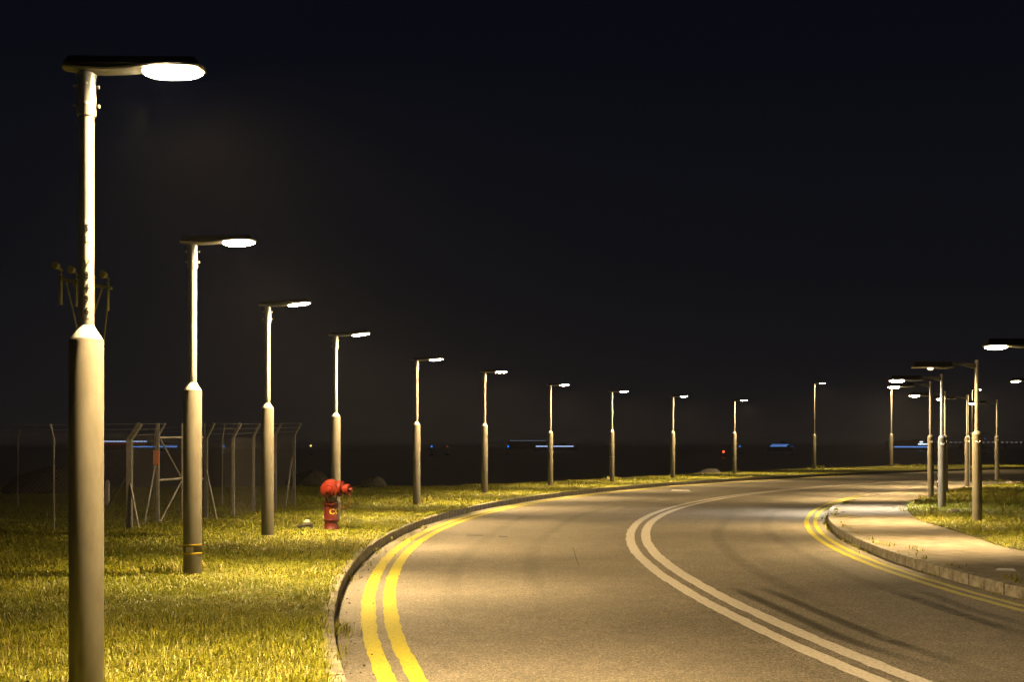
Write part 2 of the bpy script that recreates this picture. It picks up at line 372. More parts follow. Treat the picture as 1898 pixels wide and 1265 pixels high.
gA = vwedge(sample(gpoly, 7, 26, 13, 45, 760)); t5 = blades(gA, zG, 'turf_grass', lmin=.05, lmax=.14, two=False, wmul=1.2, dry=.15)
gB = vwedge(sample(gpoly, 14, 46, 45, 66, 260)); 
t6 = blades(gB, zG, 'turf_grass', lmin=.05, lmax=.14, two=False, wmul=1.2)
tag(t5, 'green lawn round the lamp posts inside the bend', 'grass'); tag(t6, 'far end of the lawn inside the bend', 'grass')
# tufts that lean over the kerbs, weeds in the joints, long grass round the posts
def tuft(x, y, z, n, spread, lo, hi, lean=.8, dry=.3, wm=1.0):
    P = np.c_[rng.normal(x, spread, n), rng.normal(y, spread, n)]
    return P, np.full(n, z), rng.uniform(lo, hi, n)
def tufts(spec, name, label, dry=.35, wmul=1.0, lean=.62):
    Ps, Zs, Ls = zip(*spec); P = np.vstack(Ps); Z = np.concatenate(Zs); Lh = np.concatenate(Ls)
    o = blades(P, lambda x, y: Z, name, two=True, tall=Lh, dry=dry, lean=lean, wmul=wmul); tag(o, label, 'weeds'); return o
sp = []
for i in range(0, len(LK)):
    if 5 < LK[i, 1] < 30:
        for _ in range(5 if LK[i, 1] < 16 else 3):
            o_ = random.uniform(-.15, -.045); q = LK[i]+nL[i]*o_+np.array([random.uniform(-.2, .2)*0, random.uniform(-.2, .2)])
            sp.append(tuft(q[0]-.03, q[1], .136, random.randint(2, 18), .05, .04, .14))
tufts(sp, 'overhanging_grass', 'ragged grass hanging over the top of the outer kerb', wmul=1.0, dry=.06)
sp = []
for (px, py, n_, sd_) in ((626, 1170, 70, .05), (634, 1176, 50, .07), (640, 1182, 30, .06), (622, 1120, 22, .04), (735, 1004, 26, .10), (700, 1026, 20, .07), (668, 1050, 24, .06), (645, 1078, 24, .05), (624, 1215, 30, .04), (622, 1240, 30, .05), (780, 981, 14, .1), (860, 953, 14, .12)):
    q = at(px, py, 0); sp.append(tuft(q.x, q.y, .0, n_, sd_, .06, .2))
tufts(sp, 'gutter_weeds', 'straggling weeds hanging into the gutter of the outer kerb', dry=.3, lean=.5)
sp = []
for (px, py) in ((1551, 951), (1560, 960), (1573, 958)): 
    q = at(px, py, .12); sp.append(tuft(q.x, q.y, .12, 26, .10, .03, .08))
for i in range(0, len(RK), 1):
    if 9 < RK[i, 1] < 34 and random.random() < .62:
        q = RK[i]+nR[i]*(-.03+random.uniform(-.03, .01)); sp.append(tuft(q[0], q[1], .0, random.randint(5, 26), .05, .03, .11))
    if 9 < RK[i, 1] < 36 and random.random() < .4:
        q = RK[i]+nR[i]*(.17); sp.append(tuft(q[0], q[1], zr(RK[i, 1]), random.randint(4, 18), .05, .03, .1))
for (px, py) in ((1870, 1073), (1690, 1018), (1700, 1022), (1876, 1076), (1625, 1008), (1640, 1012)):
    q = at(px, py, .13); sp.append(tuft(q.x, q.y, .12, 22, .05, .05, .16))
tufts(sp, 'kerb_weeds', 'small weeds sprouting along the inner kerb and footpath edge', dry=.25)

# ------------------------------------------------------------------ street lamps
def head(parent, rot, L=.87, lens=.39, tilt=4.0, lit=1.0, cool=False, w_=.13, small=False, power=1.0, dome=.044, roll=0, case=.042):
    """solar street-lamp head: x runs outward from the rear end, origin on the tray's underside at the rear"""
    def P(x):          # camber of the tray underside
        return -.020*math.sin(math.pi*min(1, x/(L-lens)))+(.0 if x < L-lens else (x-(L-lens))*math.tan(R(tilt)))
    M = rot @ Matrix.Rotation(R(roll), 4, 'X')
    xs = [0, .02, .12, .25, .38, L-lens, L-lens+.10, L-lens+.2, L-.12, L-.04, L]
    wd = [.08, .11, .12, .125, .13, .15, .20, .225, .215, .17, .10]
    bm = bmesh.new(); rings = []
    for x, ww in zip(xs, wd):
        z = P(x); h = .022
        prof = [(-ww/2, h), (-ww/2*.96, .010), (-ww/2*.7, 0), (ww/2*.7, 0), (ww/2*.96, .010), (ww/2, h)]
        rings.append([bm.verts.new(M @ Vector((x, a, z+b))) for a, b in prof])
    for a, b in zip(rings, rings[1:]):
        for i in range(6): bm.faces.new((a[i], a[(i+1) % 6], b[(i+1) % 6], b[i]))
    bm.faces.new(rings[0]); bm.faces.new(list(reversed(rings[-1])))
    hd = done('lamp_tray', bm, M_TRAY, parent, True)
    # solar casing
    bm = bmesh.new(); z1 = .023; rise = (L)*math.tan(R(tilt))*.45
    v = []
    for x, zt in ((.02, case), (L-.02, case+.003+rise)):
        for y in (-w_/2-.02, w_/2+.02):
            v.append(((x, y, z1+P(x)+.001), (x+(.035 if x < .2 else -.035), y*.93, z1+zt)))
    pts = [M @ Vector(p) for pr in v for p in pr]; bv = [bm.verts.new(p) for p in pts]
    for f in ((0, 1, 3, 2), (4, 6, 7, 5), (0, 4, 5, 1), (2, 3, 7, 6), (1, 5, 7, 3), (0, 2, 6, 4)): bm.faces.new([bv[i] for i in f])
    done('solar_casing', bm, M_SOLAR, parent)
    # diffuser: a shallow glowing lens under the outer end
    bm = bmesh.new(); cxn = L-lens/2-.005; LL = lens if not small else .13; cxn = cxn if not small else L*.55; rows = 6; seg = 22
    prev = None
    for j in range(rows+1):
        a = j/rows*math.pi/2; rr = math.cos(a); dz = -math.sin(a)*dome
        ring = []
        for k in range(seg):
            t = 2*math.pi*k/seg; cx_ = abs(math.cos(t))**.8*(1 if math.cos(t) > 0 else -1); x = cxn+cx_*(LL/2-.004)*rr; y = math.sin(t)*(.108 if not small else .06)*rr
            ring.append(bm.verts.new(M @ Vector((x, y, P(x)-.001+dz))) if j < rows else None)
        if j == rows:
            c_ = bm.verts.new(M @ Vector((cxn, 0, P(cxn)-dome-.001)))
            for k in range(seg): bm.faces.new((prev[k], prev[(k+1) % seg], c_))
        else:
            if prev:
                for k in range(seg): bm.faces.new((prev[k], prev[(k+1) % seg], ring[(k+1) % seg], ring[k]))
            prev = ring
    lens_o = done('lamp_lens', bm, M_LENSC if cool else (M_LENS if not small else M_LENSD), parent, True, 80)
    if not small:
        lens_o.data.materials.append(M_RIM)
        for f in lens_o.data.polygons:
            if f.index < seg: f.material_index = 1
    if lit > .02:
        for tl_, pw, spr in ((-28, .19, 112), (6, .26, 96), (37, .34, 90), (57, .24, 90)):      # the LED rows of the head, one aimed down, one across the road
            ld = bpy.data.lights.new('lamp_light', 'AREA'); ld.shape = 'ELLIPSE'; ld.size = .30; ld.size_y = .14
            ld.energy = LAMP_W*lit*pw*power; ld.color = (1, .86, .68) if cool else LAMP_RGB; ld.spread = R(spr)
            lo = bpy.data.objects.new('lamp_light', ld); COL.objects.link(lo); lo.parent = parent
            lo.matrix_local = M @ Matrix.Translation((cxn, 0, P(cxn)-dome-.006)) @ Matrix.Rotation(R(-tl_), 4, 'Y')
M_LENS = mat('glowing_lens', (.8, .75, .6), .4, emit=((1.0, .80, .50), LENS_E))
M_LENSC = mat('glowing_lens_cool', (.8, .78, .7), .4, emit=((1.0, .90, .76), LENS_E))
M_RIM = mat('lens_rim', (.7, .66, .55), .4, emit=((1.0, .66, .30), 3.2))
M_LENSD = mat('dim_lens', (.5, .45, .35), .4, emit=((1.0, .72, .38), 3.0))
def lathe_part(name, prof, m, parent, n=28, loc=(0, 0, 0)):
    bm = bmesh.new(); lathe_bm(bm, prof, n, Matrix.Translation(loc)); return done(name, bm, m, parent, True)
def text_part(name, body, size, m, parent, M, bend_r=None, ext=.0006):
    cu = bpy.data.curves.new(name, 'FONT'); cu.body = body; cu.size = size; cu.extrude = ext; cu.align_x = 'CENTER'; cu.align_y = 'CENTER'; cu.resolution_u = 3; cu.offset = size*.02
    o = bpy.data.objects.new('tmp', cu); COL.objects.link(o); dg = bpy.context.evaluated_depsgraph_get()
    me = bpy.data.meshes.new_from_object(o.evaluated_get(dg)); bpy.data.objects.remove(o)
    for v in me.vertices:
        x, y, z = v.co
        if bend_r: a = x/bend_r; v.co = Vector(((bend_r+z)*math.sin(a), y, (bend_r+z)*math.cos(a)))
        v.co = M @ v.co
    me.update(); me.materials.clear(); return link(name, me, m, parent)
def face_M(angle, z, off=0.0):      # text plane: facing direction 'angle' about z (0 = +x), upright
    f = Vector((math.cos(angle), math.sin(angle), 0)); up = Vector((0, 0, 1)); rgt = up.cross(f)
    M = Matrix((rgt, up, f)).transposed().to_4x4(); M.translation = Vector((0, 0, z)) + f*off; return M
def plate_strip(parent, r_, z0, z1, ang, half=.42):
    bm = bmesh.new(); n = 8; R_ = r_+.0012; a0 = [bm.verts.new((R_*math.cos(ang-half+2*half*i/n), R_*math.sin(ang-half+2*half*i/n), z0)) for i in range(n+1)]
    a1 = [bm.verts.new((v.co.x, v.co.y, z1)) for v in a0]
    for i in range(n): bm.faces.new((a0[i], a0[i+1], a1[i+1], a1[i]))
    return done('number_strip', bm, M_LABEL, parent, True)
GRP_L = 'street lamps along the outer kerb'; GRP_R = 'bracket street lamps inside the bend'
left = [  # centre x px, scale px per metre, pole-top y, collar-foot y, radius lower, head yaw (deg, 0 = +x), tilt, label
 (160, 298, 138, 630, .104, 4, 1.0, 'tallest-looking street lamp, nearest on the left edge, its big lens glaring white'),
 (357, 161, 455, 724, .104, 0, 2.0, 'street lamp with yellow tape and a small tag round the foot of its post'),
 (496, 112, 570, 757, .102, -4, 6.0, 'street lamp standing between the fence corner and the dark cover with a stone on it'),
 (622, 88.8, 625, 773, .100, -4, 6.5, 'street lamp whose post rises directly behind the red fire hydrant'),
 (772, 70, 670, 788, .102, -4, 4.5, 'first street lamp to the right of the red hydrant, its foot in tall grass'),
 (898, 58, 692, 790, .102, 0, 2.5, 'street lamp between the post right of the hydrant and the one before the ferry lights'),
 (1020, 48.8, 716, 803, .102, 0, 3.0, 'street lamp with a black wrap round its foot, in front of the white ferry lights'),
 (1134, 43.2, 728, 801, .105, 0, 2.5, 'street lamp with two pale bands round the middle of its lower post'),
 (1247, 38.5, 737, 803, .110, -6, 2.0, 'street lamp third from the right among the short-necked lamps of the outer kerb'),
 (1361, 33.5, 744, 804, .115, -8, 2.0, 'last short-necked lamp of the outer row, just right of the red buoy light'),
 (1509, 28.0, 712, 808, .125, -6, 1.0, 'long-necked street lamp standing alone on the far verge'),
 (1652, 25.3, 721, 807, .125, -62, 1.0, 'long-necked street lamp left of the bracket lamp cluster, its top crossed by another lens'),
 (1801, 24.2, 724, 805, .125, -10, 1.0, 'farthest long-necked street lamp, half hidden behind a bracket lamp post'),
]
for i, (px, s, ty, cy, r_, yaw, tl, lab) in enumerate(left):
    X, Y = (px-CX)/s, F/s
    zt = CAM_Z+(HZ-ty)/s; zc = CAM_Z+(HZ-cy)/s
    z0 = float(zV(X, Y))-.02
    rt = empty('street_lamp', (X, Y, z0)); tag(rt, lab, 'street lamp', GRP_L)
    zt -= z0; zc -= z0; k = r_/.104; ru = .047*k
    if i in (10, 11, 12): ru = .055
    lathe_part('lower_post', [(r_, -.05), (r_, zc-.004), (r_*.985, zc)], M_POST, rt, 40)
    lathe_part('cone_collar', [(r_*.93, zc+.001), (r_*.93, zc+.006), (ru*1.05, zc+.082*k), (ru*1.02, zc+.088*k)], M_CONE, rt, 40)
    lathe_part('upper_pole', [(ru, zc+.07*k), (ru, zt-.26)], M_GALV, rt)
    lathe_part('pole_sleeve', [(ru*1.22, zt-.262), (ru*1.24, zt-.255), (ru*1.24, zt-.02), (ru*1.3, zt-.018), (ru*1.3, zt)], M_GALV, rt)
    if i < 6:
        for a in (R(yaw)+.15, R(yaw)+math.pi+.35, R(yaw)-1.35):
            for zz in (zt-.075, zt-.195):
                bm = bmesh.new(); M = Matrix.Rotation(a, 4, 'Z') @ Matrix.Translation((ru*1.22, 0, zz)) @ Matrix.Rotation(R(90), 4, 'Y')
                lathe_bm(bm, [(.0075, 0), (.0075, .012), (.013, .012), (.013, .019), (.008, .023)], 8, M); done('bolt', bm, M_TRAY, rt, True)
    lathe_part('head_mount', [(ru*1.05, zt-.002), (ru*.9, zt+.022)], M_TRAY, rt, 16)
    Mh = Matrix.Rotation(R(yaw), 4, 'Z') @ Matrix.Translation((-.14, 0, zt+.028))
    head(rt, Mh, tilt=tl, dome=.044 if i < 2 else .028, roll=0 if i < 2 or i > 4 else 5)
    if i < 4:
        ang = R(-72); plate_strip(rt, ru, zt-1.52, zt-.91, ang)
        if i == 0:
            for ch, q in zip('SL V8496', range(8)):
                if ch != ' ': text_part('number_letter', ch, .062, M_INK, rt, face_M(R(-70), zt-.965-q*.0735), bend_r=ru+.0022)
    if i == 1:
        lathe_part('yellow_tape', [(r_+.0015, .395), (r_+.003, .40), (r_+.003, .412), (r_+.0015, .416)], M_TAPE, rt, 40)
        lathe_part('yellow_tape', [(r_+.0015, .295), (r_+.004, .30), (r_+.004, .316), (r_+.0015, .32)], M_TAPE, rt, 40)
        lathe_part('dark_band', [(r_+.001, .321), (r_+.002, .323), (r_+.002, .393), (r_+.001, .394)], M_DARK, rt, 40)
        bm = bmesh.new(); n = 6; a_ = [(r_+.005, R(-118+48*q/n)) for q in range(n+1)]
        lo = [bm.verts.new((rr*math.cos(t), rr*math.sin(t), .325)) for rr, t in a_]; hi = [bm.verts.new((rr*math.cos(t), rr*math.sin(t), .385)) for rr, t in a_]
        for q in range(n): bm.faces.new((lo[q], lo[q+1], hi[q+1], hi[q]))
        done('small_tag', bm, M_PALE, rt, True)
    if i == 6: lathe_part('foot_wrap', [(r_+.006, 0), (r_+.006, .20), (r_+.002, .21)], M_DARK, rt, 30)
    if i == 7:
        for zz in (1.08, 1.62): lathe_part('pale_band', [(r_+.004, zz), (r_+.004, zz+.03)], M_CONE, rt, 30)
right = [
 (1811, 968, 668, 806, -2, 1.0, 'nearest bracket lamp, thick post on the lawn with a dim lens under its black casing'),
 (1746, 943, 694, 813, 0, 1.0, 'bracket lamp giving cooler white light, its post standing among bright grass at the lawn tip'),
 (1725, 925, 708, 811, -4, 1.0, 'bracket lamp just left of the cool white one, at the left edge of the lawn'),
 (1752, 915, 726, 811, 6, 1.0, 'bracket lamp whose post is half hidden behind the cool white lamp post'),
 (1793, 902, 733, 812, 3, 1.0, 'bracket lamp left of the thick nearest post, standing at the back edge of the lawn'),
 (1848, 894, 742, 811, 0, .5, 'farthest bracket lamp, rightmost post in the photo beside the pale rocks'),
 (1975, 1007.5, 625, 800, 2, 1.0, 'bracket lamp reaching into the right edge of the photo, only its glowing head in view'),
 (1933, 902, 700, 804, 0, 1.0, 'small glowing lamp head at the right edge, below the big one'),
]
for i, (px, by, ty, cy, yaw, lit, lab) in enumerate(right):
    zb = VZ
    for _ in range(3):
        p = at(px, by, zb); zb = float(zr(p.y))+.0
    p = at(px, by, zb); s = F/p.y
    zt = CAM_Z+(HZ-ty)/s-p.z+.02; zc = CAM_Z+(HZ-cy)/s-p.z+.02
    rt = empty('street_lamp', (p.x, p.y, p.z-.02)); tag(rt, lab, 'street lamp', GRP_R)
    r_ = .094 if i < 4 else .1; ru = .045
    lathe_part('lower_post', [(r_, -.05), (r_, zc-.01)], M_POST, rt, 32)
    lathe_part('cone_collar', [(r_*1.02, zc-.009), (r_*1.02, zc-.002), (ru*1.6, zc+.05), (ru*1.1, zc+.07)], M_POST, rt, 32)
    lathe_part('upper_pole', [(ru, zc+.05), (ru, zt), (ru*.6, zt+.006)], M_GALV, rt)
    # cable hook under the collar
    bm = bmesh.new(); a = R(-100); d = Vector((math.cos(a), math.sin(a), 0)); t_ = Vector((-d.y, d.x, 0))
    tube_bm(bm, [d*(r_-.004)-t_*.04+Vector((0, 0, zc-.13)), d*(r_+.025)-t_*.03+Vector((0, 0, zc-.15)), d*(r_+.03)+t_*.0+Vector((0, 0, zc-.17)), d*(r_+.025)+t_*.03+Vector((0, 0, zc-.15)), d*(r_-.004)+t_*.04+Vector((0, 0, zc-.13))], .011, 6)
    done('cable_hook', bm, M_CONE, rt, True)
    Rz = Matrix.Rotation(math.pi+R(yaw), 4, 'Z')
    bm = bmesh.new()     # tapered bracket arm
    v = [Rz @ Vector(q) for q in ((.03, -.03, zt-.17), (.03, .03, zt-.17), (.03, .03, zt-.065), (.03, -.03, zt-.065), (.34, -.02, zt-.10), (.34, .02, zt-.10), (.34, .02, zt-.065), (.34, -.02, zt-.065), (.58, -.02, zt-.095), (.58, .02, zt-.095), (.58, .02, zt-.06), (.58, -.02, zt-.06))]
    bv = [bm.verts.new(q) for q in v]
    for a0 in (0, 4):
        for k in range(4): bm.faces.new([bv[a0+k], bv[a0+(k+1) % 4], bv[a0+4+(k+1) % 4], bv[a0+4+k]])
    bm.faces.new(bv[:4][::-1]); bm.faces.new(bv[8:]); done('bracket_arm', bm, M_POST, rt)
    head(rt, Rz @ Matrix.Translation((.48, 0, zt-.155)), L=.82, lens=.37, tilt=-1.0, lit=lit, cool=(i == 1), small=(i == 0), power=.62, case=.10)

# long grass and a trodden patch round the posts
sp = []
for (px, py, n_, sprd, lo, hi) in ((318, 1068, 130, .10, .07, .2), (345, 1066, 70, .07, .06, .17), (392, 1064, 60, .08, .06, .18), (470, 980, 90, .14, .08, .2), (520, 975, 60, .14, .08, .2), (545, 970, 50, .14, .06, .16),
        (788, 931, 60, .13, .06, .16), (760, 934, 30, .1, .06, .14), (1030, 902, 26, .08, .06, .2), (1142, 892, 30, .1, .08, .22), (1128, 893, 26, .1, .08, .22), (1247, 884, 20, .1, .06, .16), (1364, 876, 30, .15, .08, .22),
        (1516, 869, 60, .25, .1, .28), (1660, 865, 50, .25, .1, .25), (115, 1105, 90, .11, .05, .15), (100, 1110, 40, .14, .05, .14), (1700, 866, 40, .4, .1, .28), (300, 1072, 60, .12, .06, .17)):
    q = at(px, py, VZ); sp.append(tuft(q.x, q.y, VZ+.01, n_, sprd, lo*1.6, hi*1.45))
tufts(sp, 'long_grass', 'longer unmown grass round the feet of the outer lamp posts', dry=.28, lean=.36)
sp = []
for (px, py, n_, sprd) in ((1700, 946, 70, .2), (1720, 944, 70, .2), (1760, 942, 60, .2), (1690, 950, 50, .15), (1811, 966, 50, .15), (1735, 928, 30, .15), (1850, 893, 40, .3)):
    q = at(px, py, .12); sp.append(tuft(q.x, q.y, .12, n_, sprd, .06, .2))
tufts(sp, 'long_grass', 'longer bright grass round the feet of the bracket lamp posts', dry=.15, lean=.4)

# ------------------------------------------------------------------ fire hydrant
hp = at(614, 985, VZ); S = 1.0
hy = empty('fire_hydrant', (hp.x, hp.y, VZ+.015)); tag(hy, 'red double-outlet fire hydrant with yellow lettering in the verge grass', 'fire hydrant')
k = F/hp.y; m_ = 1/k        # metres per photo pixel here
lathe_part('base_flange', [(.155, 0), (.155, .012), (.145, .03), (.125, .07), (.118, .10), (.116, .155), (.128, .158), (.130, .17)], M_DKRED, hy, 32)
lathe_part('barrel', [(.132, .171), (.138, .185), (.132, .20), (.128, .215), (.128, .46), (.145, .463), (.145, .485)], M_DKRED, hy, 32)
lathe_part('neck', [(.13, .486), (.105, .50), (.10, .56), (.125, .62)], M_SHADED, hy, 24)  # neck coloured dark to paint in the shade below the caps
body = bmesh.new()
bmesh.ops.create_uvsphere(body, u_segments=28, v_segments=18, radius=.168, matrix=Matrix.Translation((-.005, 0, .745)) @ Matrix.Diagonal((1.0, .9, 1.03, 1)))
done('head_casting', body, M_RED, hy, True)
def cyl_dir(name, m, org, dr, prof, n=24):
    bm = bmesh.new(); q = Vector(dr).to_track_quat('Z', 'Y').to_matrix().to_4x4(); lathe_bm(bm, prof, n, Matrix.Translation(org) @ q); return done(name, bm, m, hy, True)
fd = Vector((-.10, -1, -.04)).normalized()    # outlet toward the camera
cyl_dir('front_cap', M_RED, (-.005, 0, .735), fd, [(.158, .05), (.160, .135), (.150, .16), (.110, .172), (.10, .195), (.06, .20), (.056, .22), (.03, .225), (.028, .25)])
sd = Vector((1, -.28, -.02)).normalized()
cyl_dir('side_outlet', M_RED, (.05, 0, .745), sd, [(.12, .0), (.142, .06), (.145, .09), (.134, .097), (.134, .115), (.145, .12), (.145, .155), (.105, .17), (.066, .175), (.066, .20)])
cyl_dir('side_cap', M_RED, (.05, 0, .735), sd, [(.096, .201), (.102, .22), (.102, .285), (.092, .298), (.05, .30), (.024, .302), (.024, .315)])
cyl_dir('cap_nut', M_RED, (.05, 0, .735), sd, [(.046, .316), (.048, .32), (.048, .345), (.034, .352)], 6)
cyl_dir('outlet_lug', M_SHADED, (.03, -.06, .605), (.1, -1, -.35), [(.085, .0), (.085, .085), (.06, .11)], 12)
bm = bmesh.new()
for a in range(4):
    t = a*math.pi/2+.5; lathe_bm(bm, [(.018, 0), (.018, .03)], 6, Matrix.Translation((.118*math.cos(t), .118*math.sin(t), .486)))
done('flange_bolts', bm, M_RED, hy)
def chain(pts, n):
    bm = bmesh.new(); P = [Vector(p) for p in pts]
    for i in range(n):
        t = i/(n-1)*(len(P)-1); j = min(int(t), len(P)-2); c = P[j].lerp(P[j+1], t-j); d = (P[j+1]-P[j]).normalized()
        q = d.to_track_quat('X', 'Z').to_matrix().to_4x4(); M = Matrix.Translation(c) @ q @ Matrix.Rotation(R(90*(i % 2)), 4, 'X')
        ring = [M @ Vector((.013*math.cos(a), .008*math.sin(a), 0)) for a in np.linspace(0, 2*math.pi, 9)]
        tube_bm(bm, ring, .0032, 5)
    done('chain', bm, M_RED, hy, True)
chain([(.355, -.08, .66), (.35, -.10, .55), (.33, -.11, .47), (.29, -.11, .415), (.23, -.11, .40), (.17, -.09, .42), (.135, -.05, .46)], 26)
chain([(-.03, -.20, .62), (-.035, -.18, .55), (-.01, -.16, .48), (.03, -.145, .45), (.06, -.14, .47), (.09, -.12, .50)], 14)
for ch, a in (('C', -76), ('O', -24)):
    text_part('painted_letter', ch, .135, M_YPAINT, hy, face_M(R(a), .335), bend_r=.1295)

q = at(378, 1071, VZ); bm = bmesh.new(); c_ = bm.verts.new((0, 0, .035)); ring = []
for k_ in range(26):
    a = 2*math.pi*k_/26; rr = .26*(1+.3*math.sin(3*a+1)+.12*math.sin(7*a)); ring.append(bm.verts.new((rr*1.2*math.cos(a), rr*.9*math.sin(a), -.02)))
mid_r = [bm.verts.new((v.co.x*.6, v.co.y*.6, .03+.006*math.sin(5*i_))) for i_, v in enumerate(ring)]
for k_ in range(26):
    bm.faces.new((ring[k_], ring[(k_+1) % 26], mid_r[(k_+1) % 26], mid_r[k_])); bm.faces.new((mid_r[k_], mid_r[(k_+1) % 26], c_))
o = done('bare_soil_patch', bm, mat('bare_soil', (.22, .17, .10), .95, noise=(22, (.10, .075, .04), .4, .65), bump=(45, .9, .02)), None, True); o.location = (q.x, q.y, VZ+.005); struct(o)
# dark propped cover with a pale stone on it
cp = at(566, 984, VZ)
tv = empty('drain_cover', (cp.x, cp.y, VZ), R(8)); tag(tv, 'dark grey tilted cover lying in the grass left of the hydrant', 'cover')
bm = bmesh.new(); box_bm(bm, (-.14, -.12, .075), (.14, .13, .11), Matrix.Rotation(R(-8), 4, 'X') @ Matrix.Rotation(R(-5), 4, 'Y'), bev=.008); done('cover_plate', bm, M_SLAB, tv)
bm = bmesh.new(); box_bm(bm, (-.135, -.10, -.02), (.0, .09, .075), bev=.006); box_bm(bm, (.07, -.09, -.02), (.135, .08, .08), bev=.006); done('cover_frame', bm, M_SLAB, tv)
def rock_mesh(name, sd_, sub=2, sq=(1, 1, 1), amp=.35, m=M_ROCK):
    r2 = random.Random(sd_); bm = bmesh.new(); bmesh.ops.create_icosphere(bm, subdivisions=sub, radius=1)
    pl = [(Vector((r2.uniform(-1, 1), r2.uniform(-1, 1), r2.uniform(-1, 1))).normalized(), r2.uniform(.62, .9)) for _ in range(9)]
    for v in bm.verts:
        c = v.co.copy()
        for n_, d_ in pl:
            e_ = c.dot(n_)-d_
            if e_ > 0: c -= n_*e_
        v.co = Vector((c.x*sq[0], c.y*sq[1], c.z*sq[2]))*(1+r2.uniform(-.03, .03))
    me = bpy.data.meshes.new(name); bm.to_mesh(me); bm.free(); me.materials.append(m); return me
def rock(name, me, loc, sc_, rz, label, cat, group=None):
    o = bpy.data.objects.new(name, me); COL.objects.link(o); o.location = loc; o.scale = sc_; o.rotation_euler = (0, 0, rz); tag(o, label, cat, group); return o
pale = rock_mesh('stone', 3, 2, m=M_STONE)
rock('stone', pale, (cp.x+.03, cp.y+.07, VZ+.145), (.078, .065, .052), .4, 'pale rounded stone resting on the dark cover near the hydrant', 'stone')
for (px, py, sc_, lab) in ((1872, 898, .17, 'left of the two pale rocks at the back edge of the lawn'), (1887, 897, .14, 'right of the two pale rocks at the back edge of the lawn')):
    q = at(px, py, .03); rock('rock', pale, (q.x, q.y, .05), (sc_*1.3, sc_, sc_*.6), px, lab, 'rock')
q = at(1770, 953, .12); rock('clod', rock_mesh('clod', 9, 2, m=mat('brown_clod', (.17, .12, .08), .95, bump=(20, .8, .03))), (q.x, q.y, .13), (.17, .12, .12), .5, 'brown clod of earth in the grass beside the cool white lamp post', 'clod')
bm = bmesh.new()
for _ in range(9):
    bmesh.ops.create_icosphere(bm, subdivisions=1, radius=random.uniform(.008, .02), matrix=Matrix.Translation((random.gauss(0, .09), random.gauss(0, .05), random.uniform(.06, .12))))
    z_ = 0
o = done('white_flowers', bm, mat('white_petals', (.75, .73, .66), .7)); q = at(1786, 952, .12); o.location = (q.x, q.y, .12); tag(o, 'tiny white flowers in the lawn right of the brown clod', 'flowers'); stuff(o)
sp = []
for src, cnt_, k_ in ((near, 260, 1.0), (mid_, 260, 1.1), (far1, 100, 1.3), (gA, 140, 1.4)):
    for _ in range(cnt_):
        q = src[rng.integers(len(src))]; z_ = float((zV if q[0] < 5 and src is not gA else zG)(q[0], q[1]))
        sp.append(tuft(q[0], q[1], z_, random.randint(8, 40), random.uniform(.03, .10)*k_, .07, random.uniform(.12, .20)*k_))
tufts(sp, 'coarse_tufts', 'coarser clumps and straw-coloured stalks standing out of the mown turf', dry=.3, lean=.45)
# small pebbles and leaf crumbs on the road beside the left kerb
bm = bmesh.new()
for _ in range(1500):
    i = random.randrange(len(LK))
    if not 6 < LK[i, 1] < 24: continue
    o_ = abs(random.gauss(0, .22))+.01; q = LK[i]+nL[i]*o_+np.array([0, random.uniform(-.3, .3)])
    r1 = random.uniform(.002, .010)*(1.5 if random.random() < .06 else 1)
    bmesh.ops.create_icosphere(bm, subdivisions=1, radius=r1, matrix=Matrix.Translation((q[0], q[1], r1*.5+.004)) @ Matrix.Rotation(random.uniform(0, 3), 4, 'Z') @ Matrix.Diagonal((1.6, 1, .6, 1)))
o = done('road_grit', bm, mat('dark_grit', (.028, .022, .014), .9)); tag(o, 'dark grit and leaf crumbs on the road beside the outer kerb', 'grit'); stuff(o)
# bits of pale litter in the turf
bm = bmesh.new()
for _ in range(70):
    q = near[rng.integers(len(near))] if random.random() < .6 else mid_[rng.integers(len(mid_))]
    box_bm(bm, (0, 0, 0), (random.uniform(.006, .018), random.uniform(.004, .01), .002), Matrix.Translation((q[0], q[1], VZ+random.uniform(.03, .07))) @ Matrix.Rotation(random.uniform(0, 6), 4, 'Z') @ Matrix.Rotation(random.uniform(-.8, .8), 4, 'X'))
o = done('pale_flecks', bm, M_PALE); tag(o, 'tiny pale flecks of dry leaf scattered in the verge grass', 'leaf litter'); stuff(o)

# ------------------------------------------------------------------ road ironwork, repairs, tyre marks
def quad_on(name, px, m, z, label=None, cat=None, zr_=0.0, th=.006):
    P = [at(a, b, zr_) for a, b in px]; c = sum(P, Vector())/4; bm = bmesh.new()
    lo = [bm.verts.new((p.x-c.x, p.y-c.y, 0)) for p in P]; hi = [bm.verts.new((p.x-c.x, p.y-c.y, th)) for p in P]
    bm.faces.new(hi); bm.faces.new(lo[::-1])
    for i in range(4): bm.faces.new((lo[i], lo[(i+1) % 4], hi[(i+1) % 4], hi[i]))
    o = done(name, bm, m); o.location = (c.x, c.y, z); 
    if label: tag(o, label, cat)
    return o
quad_on('repair_patch', [(864, 991), (897, 991.6), (895, 994.5), (866, 993.8)], M_SLAB, .001, 'small dark rectangular patch in the outer lane', 'road patch')
quad_on('repair_patch', [(926, 994), (939, 994.5), (940, 997), (924, 996.2)], M_SLAB, .001, 'smallest dark patch, at the end of the thin cut in the outer lane', 'road patch')
quad_on('manhole_cover', [(1243, 911), (1281, 912), (1276, 909), (1247, 908.6)], M_COVER, .003, 'bright metal cover shining in the far outer lane', 'manhole cover')
quad_on('inspection_cover', [(1845, 1058), (1884, 1059.5), (1878, 1055), (1850, 1054.5)], M_COVER, .128, 'bright metal cover set in the footpath', 'inspection cover', .13)
